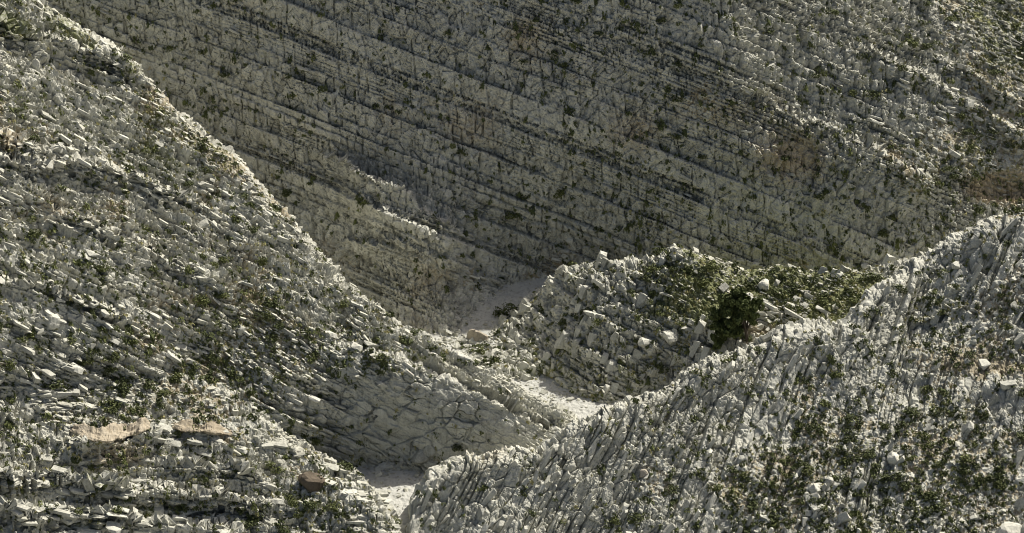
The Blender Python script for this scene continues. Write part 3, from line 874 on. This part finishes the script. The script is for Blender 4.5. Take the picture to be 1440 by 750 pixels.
NAMED = [(631,48,0.85,'tall dark round bush alone on the cliff left of the ochre patch'),(753,30,0.8,'dark upright bush right above the ochre patch on the cliff'),
 (737,278,0.9,'dark oval bush low on the cliff above the riverbed'),(842,48,0.75,'dark bush left of the pale rib near the cliff top'),(985,222,0.8,'dark bush beside the broad ochre stain, on its left'),
 (642,632,0.9,'dark bush in the hollow at the foot of the bare spur cliff'),(705,443,1.25,'wide dark bush at the end of the hillock by the upper riverbed'),(718,434,0.9,'lower bush leaning on the wide dark bush by the riverbed'),
 (600,700,0.7,'bush at the right bank of the lower riverbed'),(1060,300,0.7,'dark bush at the cliff foot above the white flat stones'),(776,78,0.85,'dark bush on a ledge right of the ochre patch')]
NAMED_SPOTS = [(spot(u, v), r, lab) for u, v, r, lab in NAMED]
groups = {}
for k, q, r in spots[:NS]:
    S = SHEETS[k]
    u, v = S['u'][q], S['v'][q]
    z = min((z for z in ZONES if z[0] == k), key=lambda z: (z[1] - u) ** 2 + 1.6 * (z[2] - v) ** 2)
    groups.setdefault(z[3], []).append([k, q, r, u, v, None, 'dark' if rg.random() < 0.6 else 'olive'])
def add_shrub(k, q, r, tone, label, group):
    S = SHEETS[k]
    o = bpy.data.objects.new('shrub', SHRUB_BIG[tone][rg.integers(0, 7)])
    o.location = S['p'][q] - np.array([0, 0, 0.05 * r])
    o.rotation_euler = (0, 0, rg.uniform(0, 6.28))
    o.scale = (r * rg.uniform(0.85, 1.25), r * rg.uniform(0.85, 1.25), r * rg.uniform(0.75, 1.05))
    link(o)
    tag(o, label, 'shrub', group)
for place, L in groups.items():
    L.sort(key=lambda t: -t[2])
    free = L[:]
    def take(word, key):
        if free:
            t = min(free, key=key)
            free.remove(t)
            t[5] = f"{word} {t[6]} green shrub {place}" if word != 'biggest' else f"biggest of the shrubs {place}"
    take('biggest', lambda t: -t[2])
    take('uppermost', lambda t: t[4])
    take('lowest', lambda t: -t[4])
    take('leftmost', lambda t: t[3])
    take('rightmost', lambda t: -t[3])
    cu_, cv_ = np.mean([t[3] for t in L]), np.mean([t[4] for t in L])
    for t in free:
        t[5] = f"{'upper' if t[4] < cv_ else 'lower'} {'left' if t[3] < cu_ else 'right'} {t[6]} green shrub {place}"
    for w in set(t[5] for t in free):                      # the larger of a pair that would read the same
        same = sorted([t for t in free if t[5] == w], key=lambda t: -t[2])
        if len(same) >= 2:
            same[0][5] = 'largest ' + w
        if len(same) == 2:
            same[1][5] = 'smaller ' + w
    for k, q, r, u, v, lab, tone in L:
        add_shrub(k, q, r, tone, lab, 'shrubs ' + place)
for (k, q), r, lab in NAMED_SPOTS:
    add_shrub(k, q, r, 'dark', lab, 'dark bushes that stand out on the rock')

# ------------------------------------------------------------------ the lone tree on the terrace
def tube(bm, pts, rads, seg=7):
    rings = []
    for i, p in enumerate(pts):
        d = (Vector(pts[min(i + 1, len(pts) - 1)]) - Vector(pts[max(i - 1, 0)])).normalized()
        x = d.orthogonal().normalized()
        y = d.cross(x)
        rings.append([bm.verts.new(Vector(p) + rads[i] * (math.cos(2 * math.pi * j / seg) * x + math.sin(2 * math.pi * j / seg) * y)) for j in range(seg)])
    for a, b in zip(rings, rings[1:]):
        for j in range(seg):
            bm.faces.new((a[j], a[(j + 1) % seg], b[(j + 1) % seg], b[j]))
    bm.faces.new(rings[-1])

def bm_obj(name, bm, material, parent=None):
    me = bpy.data.meshes.new(name)
    bm.to_mesh(me)
    bm.free()
    me.materials.append(material)
    return link(bpy.data.objects.new(name, me), parent)

def lone_tree():
    k, q = spot(1050, 478, 'H')
    base = SHEETS[k]['p'][q]
    root = link(bpy.data.objects.new('tree', None))
    root.location = base - np.array([0, 0, 0.15])
    root.scale = (1.25, 1.2, 1.55)
    tag(root, 'lone round dark green tree on the terrace above the near ridge', 'tree')
    bm = bmesh.new()
    tube(bm, [(0, 0, -0.3), (-0.05, 0, 0.5), (-0.2, 0.1, 1.1), (-0.35, 0.1, 1.7)], [0.22, 0.17, 0.15, 0.12])
    bm_obj('trunk', bm, M_BARK, root)
    r = random.Random(3)
    ends = [(-2.6, -0.5, 1.5), (-1.8, 0.9, 2.6), (-1.0, -1.0, 3.0), (0.5, 0.5, 2.9), (0.9, -0.7, 2.0), (-0.4, 1.2, 3.3), (-2.9, 0.3, 0.6)]
    for e in ends:
        bm = bmesh.new()
        mid = (e[0] * 0.45 - 0.1, e[1] * 0.45 + r.uniform(-.15, .15), 0.9 + (e[2] - 0.7) * 0.45 + 0.2)
        tube(bm, [(-0.12, 0.05, 0.8), mid, e], [0.11, 0.075, 0.03], 6)
        bm_obj('branch', bm, M_BARK, root)
    g = np.random.default_rng(9)
    lobes = [(-0.9, 0, 1.9, 1.45), (-1.2, 0, 2.6, 1.75), (-0.2, 0.3, 2.7, 1.35), (-2.2, -0.2, 1.9, 1.35), (-1.3, -0.7, 1.7, 1.3), (0.3, -0.2, 2.2, 0.95), (-2.7, 0.0, 0.9, 1.0), (-3.1, -0.4, 0.2, 0.75), (-1.2, 0.5, 3.4, 1.0), (-3.0, 0.2, 2.3, 0.6), (0.2, 0.5, 3.2, 0.6)]
    VV, FF, off = [], [], 0
    for x, y, z, rad in lobes:
        for kk in range(7):
            d = g.normal(size=3)
            d /= np.linalg.norm(d)
            c = np.array([x, y, z]) + d * rad * 0.72
            V, F = leaf_cloud(g, int(240 * rad), 0.16 / (0.45 * rad), (1, 1, 0.8), 5)
            VV.append((V - np.array([0, 0, 0.3])) * 0.45 * rad + c)
            FF.append(F + off)
            off += len(V)
    me = np_mesh('crown', np.concatenate(VV), np.concatenate(FF), M_TREE)
    link(bpy.data.objects.new('crown', me), root)
lone_tree()

# ------------------------------------------------------------------ boulders that can be told apart
def boulder_mesh(seed, material, sub=3):
    bm = bmesh.new()
    bmesh.ops.create_icosphere(bm, subdivisions=sub, radius=1.0)
    V = np.array([v.co[:] for v in bm.verts])
    d = V / np.linalg.norm(V, axis=1, keepdims=True)
    g = np.random.default_rng(seed)
    nn = g.normal(size=(11, 3))
    nn /= np.linalg.norm(nn, axis=1, keepdims=True)
    h = g.uniform(0.5, 0.95, 11)
    dot = np.clip(d @ nn.T, 0.08, None)
    r = np.minimum((h[None] / dot).min(1), 1.05)
    r = r * (1 + 0.10 * noise(d + seed, 0.6, seed) + 0.06 * noise(d + seed, 0.25, seed))
    for v, x in zip(bm.verts, d * r[:, None]):
        v.co = x
    me = bpy.data.meshes.new('boulder')
    bm.to_mesh(me)
    bm.free()
    me.materials.append(material)
    return me
M_BROWN = rock_material('brown_rock', (0.14, 0.115, 0.085), (0.065, 0.054, 0.04), SOIL, GREEN, STAIN, use_mask=False)
M_TAN = rock_material('tan_rock', (0.40, 0.36, 0.29), (0.24, 0.21, 0.165), SOIL, GREEN, STAIN, use_mask=False)
M_WHITE = rock_material('white_rock', (0.58, 0.575, 0.50), (0.31, 0.305, 0.255), SOIL, GREEN, STAIN, use_mask=False, bump=0.35)
BOULDERS = [
 (672,471,36,22,M_TAN,'rounded tan boulder, largest at the edge of the upper riverbed','L'),(652,480,14,10,M_SLAB,'small grey boulder left of the rounded tan one',''),
 (437,672,42,34,M_BROWN,'dark brown tilted block on the lower left shoulder',''),(1076,399,21,18,M_WHITE,'white boulder with a flat top on the green terrace',''),
 (1063,371,14,6,M_WHITE,'flat white stone on the crest of the green terrace',''),(1105,371,9,8,M_WHITE,'small white round stone on the terrace crest',''),(1135,410,12,8,M_WHITE,'white flat stone at the right of the terrace',''),
 (1113,429,11,7,M_WHITE,'white stone on the earthy bank above the ridge',''),(1051,413,10,9,M_WHITE,'white stone just above the lone tree crown',''),(1089,450,9,7,M_WHITE,'white stone on the red earth beside the tree',''),(1001,455,7,6,M_WHITE,'small white stone left of the lone tree',''),
 (50,89,14,18,M_WHITE,'white upright block under the top left ledges',''),(76,450,24,20,M_WHITE,'pale boulder on the scrubby slope at the left edge',''),(340,462,15,14,M_WHITE,'pale boulder alone in the middle of the left hillside',''),
 (540,655,34,22,M_SLAB,'low grey boulder at the left foot of the spur cliff',''),(563,652,15,20,M_SLAB,'upright grey boulder beside the lower riverbed',''),(574,664,12,11,M_WHITE,'small pale boulder at the top of the lower riverbed',''),(583,658,9,12,M_WHITE,'small upright pale stone next to the lower riverbed boulders',''),
 (592,640,30,24,M_SLAB,'rounded grey boulder under the spur cliff',''),(606,628,24,22,M_SLAB,'grey boulder wedged higher under the spur cliff',''),(1258,640,24,22,M_WHITE,'bright pale boulder on the lower scree of the ridge',''),
 (941,470,28,20,M_WHITE,'pale boulder on the hillock left of the lone tree',''),(1217,372,14,9,M_WHITE,'pale stone where terrace and cliff foot meet',''),(767,521,10,8,M_WHITE,'white stone at the hillock foot above the riverbed',''),(778,540,11,9,M_SLAB,'grey stone on the edge of the middle riverbed',''),
 (1420,745,46,26,M_WHITE,'pale ribbed rock tip in the bottom right corner',''),(1345,372,16,10,M_WHITE,'pale stone under the ribbed knob of the ridge',''),(60,180,12,10,M_WHITE,'white stone below the top ledges at left',''),(905,665,16,13,M_TAN,'tan-faced block on the ribbed flank of the near ridge','')]
for j, (u, v, wpx, hpx, m, lab, _) in enumerate(BOULDERS):
    k, q = spot(u, v + hpx * 0.3)
    S = SHEETS[k]
    o = link(bpy.data.objects.new('boulder', boulder_mesh(300 + j, m)))
    mpp = S['w'][q] / FPX
    o.scale = (wpx * mpp * 0.50, wpx * mpp * 0.45, hpx * mpp * 0.55)
    o.location = S['p'][q] + np.array([0, 0, hpx * mpp * 0.12])
    o.rotation_euler = (0.1 * (j % 3 - 1), 0.25 if j == 2 else 0.12 * (j % 2), 0.3 * (j % 5))
    tag(o, lab, 'boulder')

# ------------------------------------------------------------------ the tan overhanging ledges of the shoulder
M_LEDGE = rock_material('tan_ledge', (0.45, 0.40, 0.31), (0.27, 0.225, 0.155), SOIL, GREEN, STAIN, use_mask=False, bump=0.7, streak=0.0)
def ledge(pts, reach, thick, back):
    uu = np.arange(pts[0][0], pts[-1][0], 1.2)
    vv = np.interp(uu, [p[0] for p in pts], [p[1] for p in pts])
    g = np.random.default_rng(int(uu[0]))
    sm = lambda a: np.convolve(np.pad(g.normal(size=len(uu)) * a, 3, mode='edge'), np.ones(7) / 7 ** 0.5, 'valid')
    S = SHEETS['L2']
    ys = []
    for u, v in zip(uu[::6], vv[::6]):
        k, q = spot(u, v, 'L2')
        ys.append(S['p'][q][1])
    ys = np.interp(uu, uu[::6], ys)
    ys = np.convolve(np.pad(ys, 15, mode='edge'), np.ones(31) / 31, 'valid')
    fade = np.clip(np.minimum(uu - uu[0], uu[-1] - uu) / 30, 0.05, 1)
    out_ = reach * fade * (0.8 + 0.3 * np.sin(uu * 0.13) + 0.08 * sm(1.0))
    lip = world_pt(uu, vv, ys - out_)
    rows = []
    for t in (1.0, 0.88, 0.76, 0.64, 0.52, 0.4, 0.3, 0.2, 0.1):
        rows.append(lip + np.stack([0 * uu, (back + out_) * t, 0.24 * (back + out_) * t + 0.05 * np.sin(9 * t)], -1)  + np.stack([0 * uu, sm(0.02), sm(0.02)], -1))
    rows.append(lip)
    low = lip - np.array([0, 0, 1.0]) * (thick * fade)[:, None] + np.stack([0 * uu, 0.1 + 0 * uu, sm(0.07)], -1)
    rows.append(low)
    rows.append(low + np.stack([0 * uu, out_ * 0.9 + 0.6, -0.15 + 0 * uu], -1))
    G = np.stack(rows, 0)
    nr, nc = G.shape[:2]
    gp = G.reshape(-1, 3)
    G = (gp + np.stack([0.10 * noise(gp, 0.5, 3), 0.16 * noise(gp, 0.6, 4), 0.16 * noise(gp, 0.7, 5) + 0.10 * noise(gp, 0.35, 6)], -1)).reshape(nr, nc, 3)
    idx = np.arange(nr * nc).reshape(nr, nc)
    F = np.stack([idx[:-1, :-1], idx[1:, :-1], idx[1:, 1:], idx[:-1, 1:]], -1).reshape(-1, 4)
    link(bpy.data.objects.new('rock_ledge', np_mesh('rock_ledge', G.reshape(-1, 3), F, M_LEDGE)), S['obj'])
ledge([(98,607),(108,610),(122,617),(140,620),(155,621),(168,617),(182,613),(195,609),(222,599)], 1.5, 0.24, 1.1)
ledge([(232,601),(262,606),(300,609),(328,612)], 1.3, 0.22, 0.6)
ledge([(257,588),(268,587),(278,590),(296,600)], 0.7, 0.2, 0.5)
tri = sum(len(o.data.polygons) * (2 if len(o.data.polygons) and len(o.data.polygons[0].vertices) == 4 else 1) for o in bpy.data.objects if o.type == 'MESH' and o.data.users == 1)
print('built', round(time.time() - T0, 1), 'tris', tri)
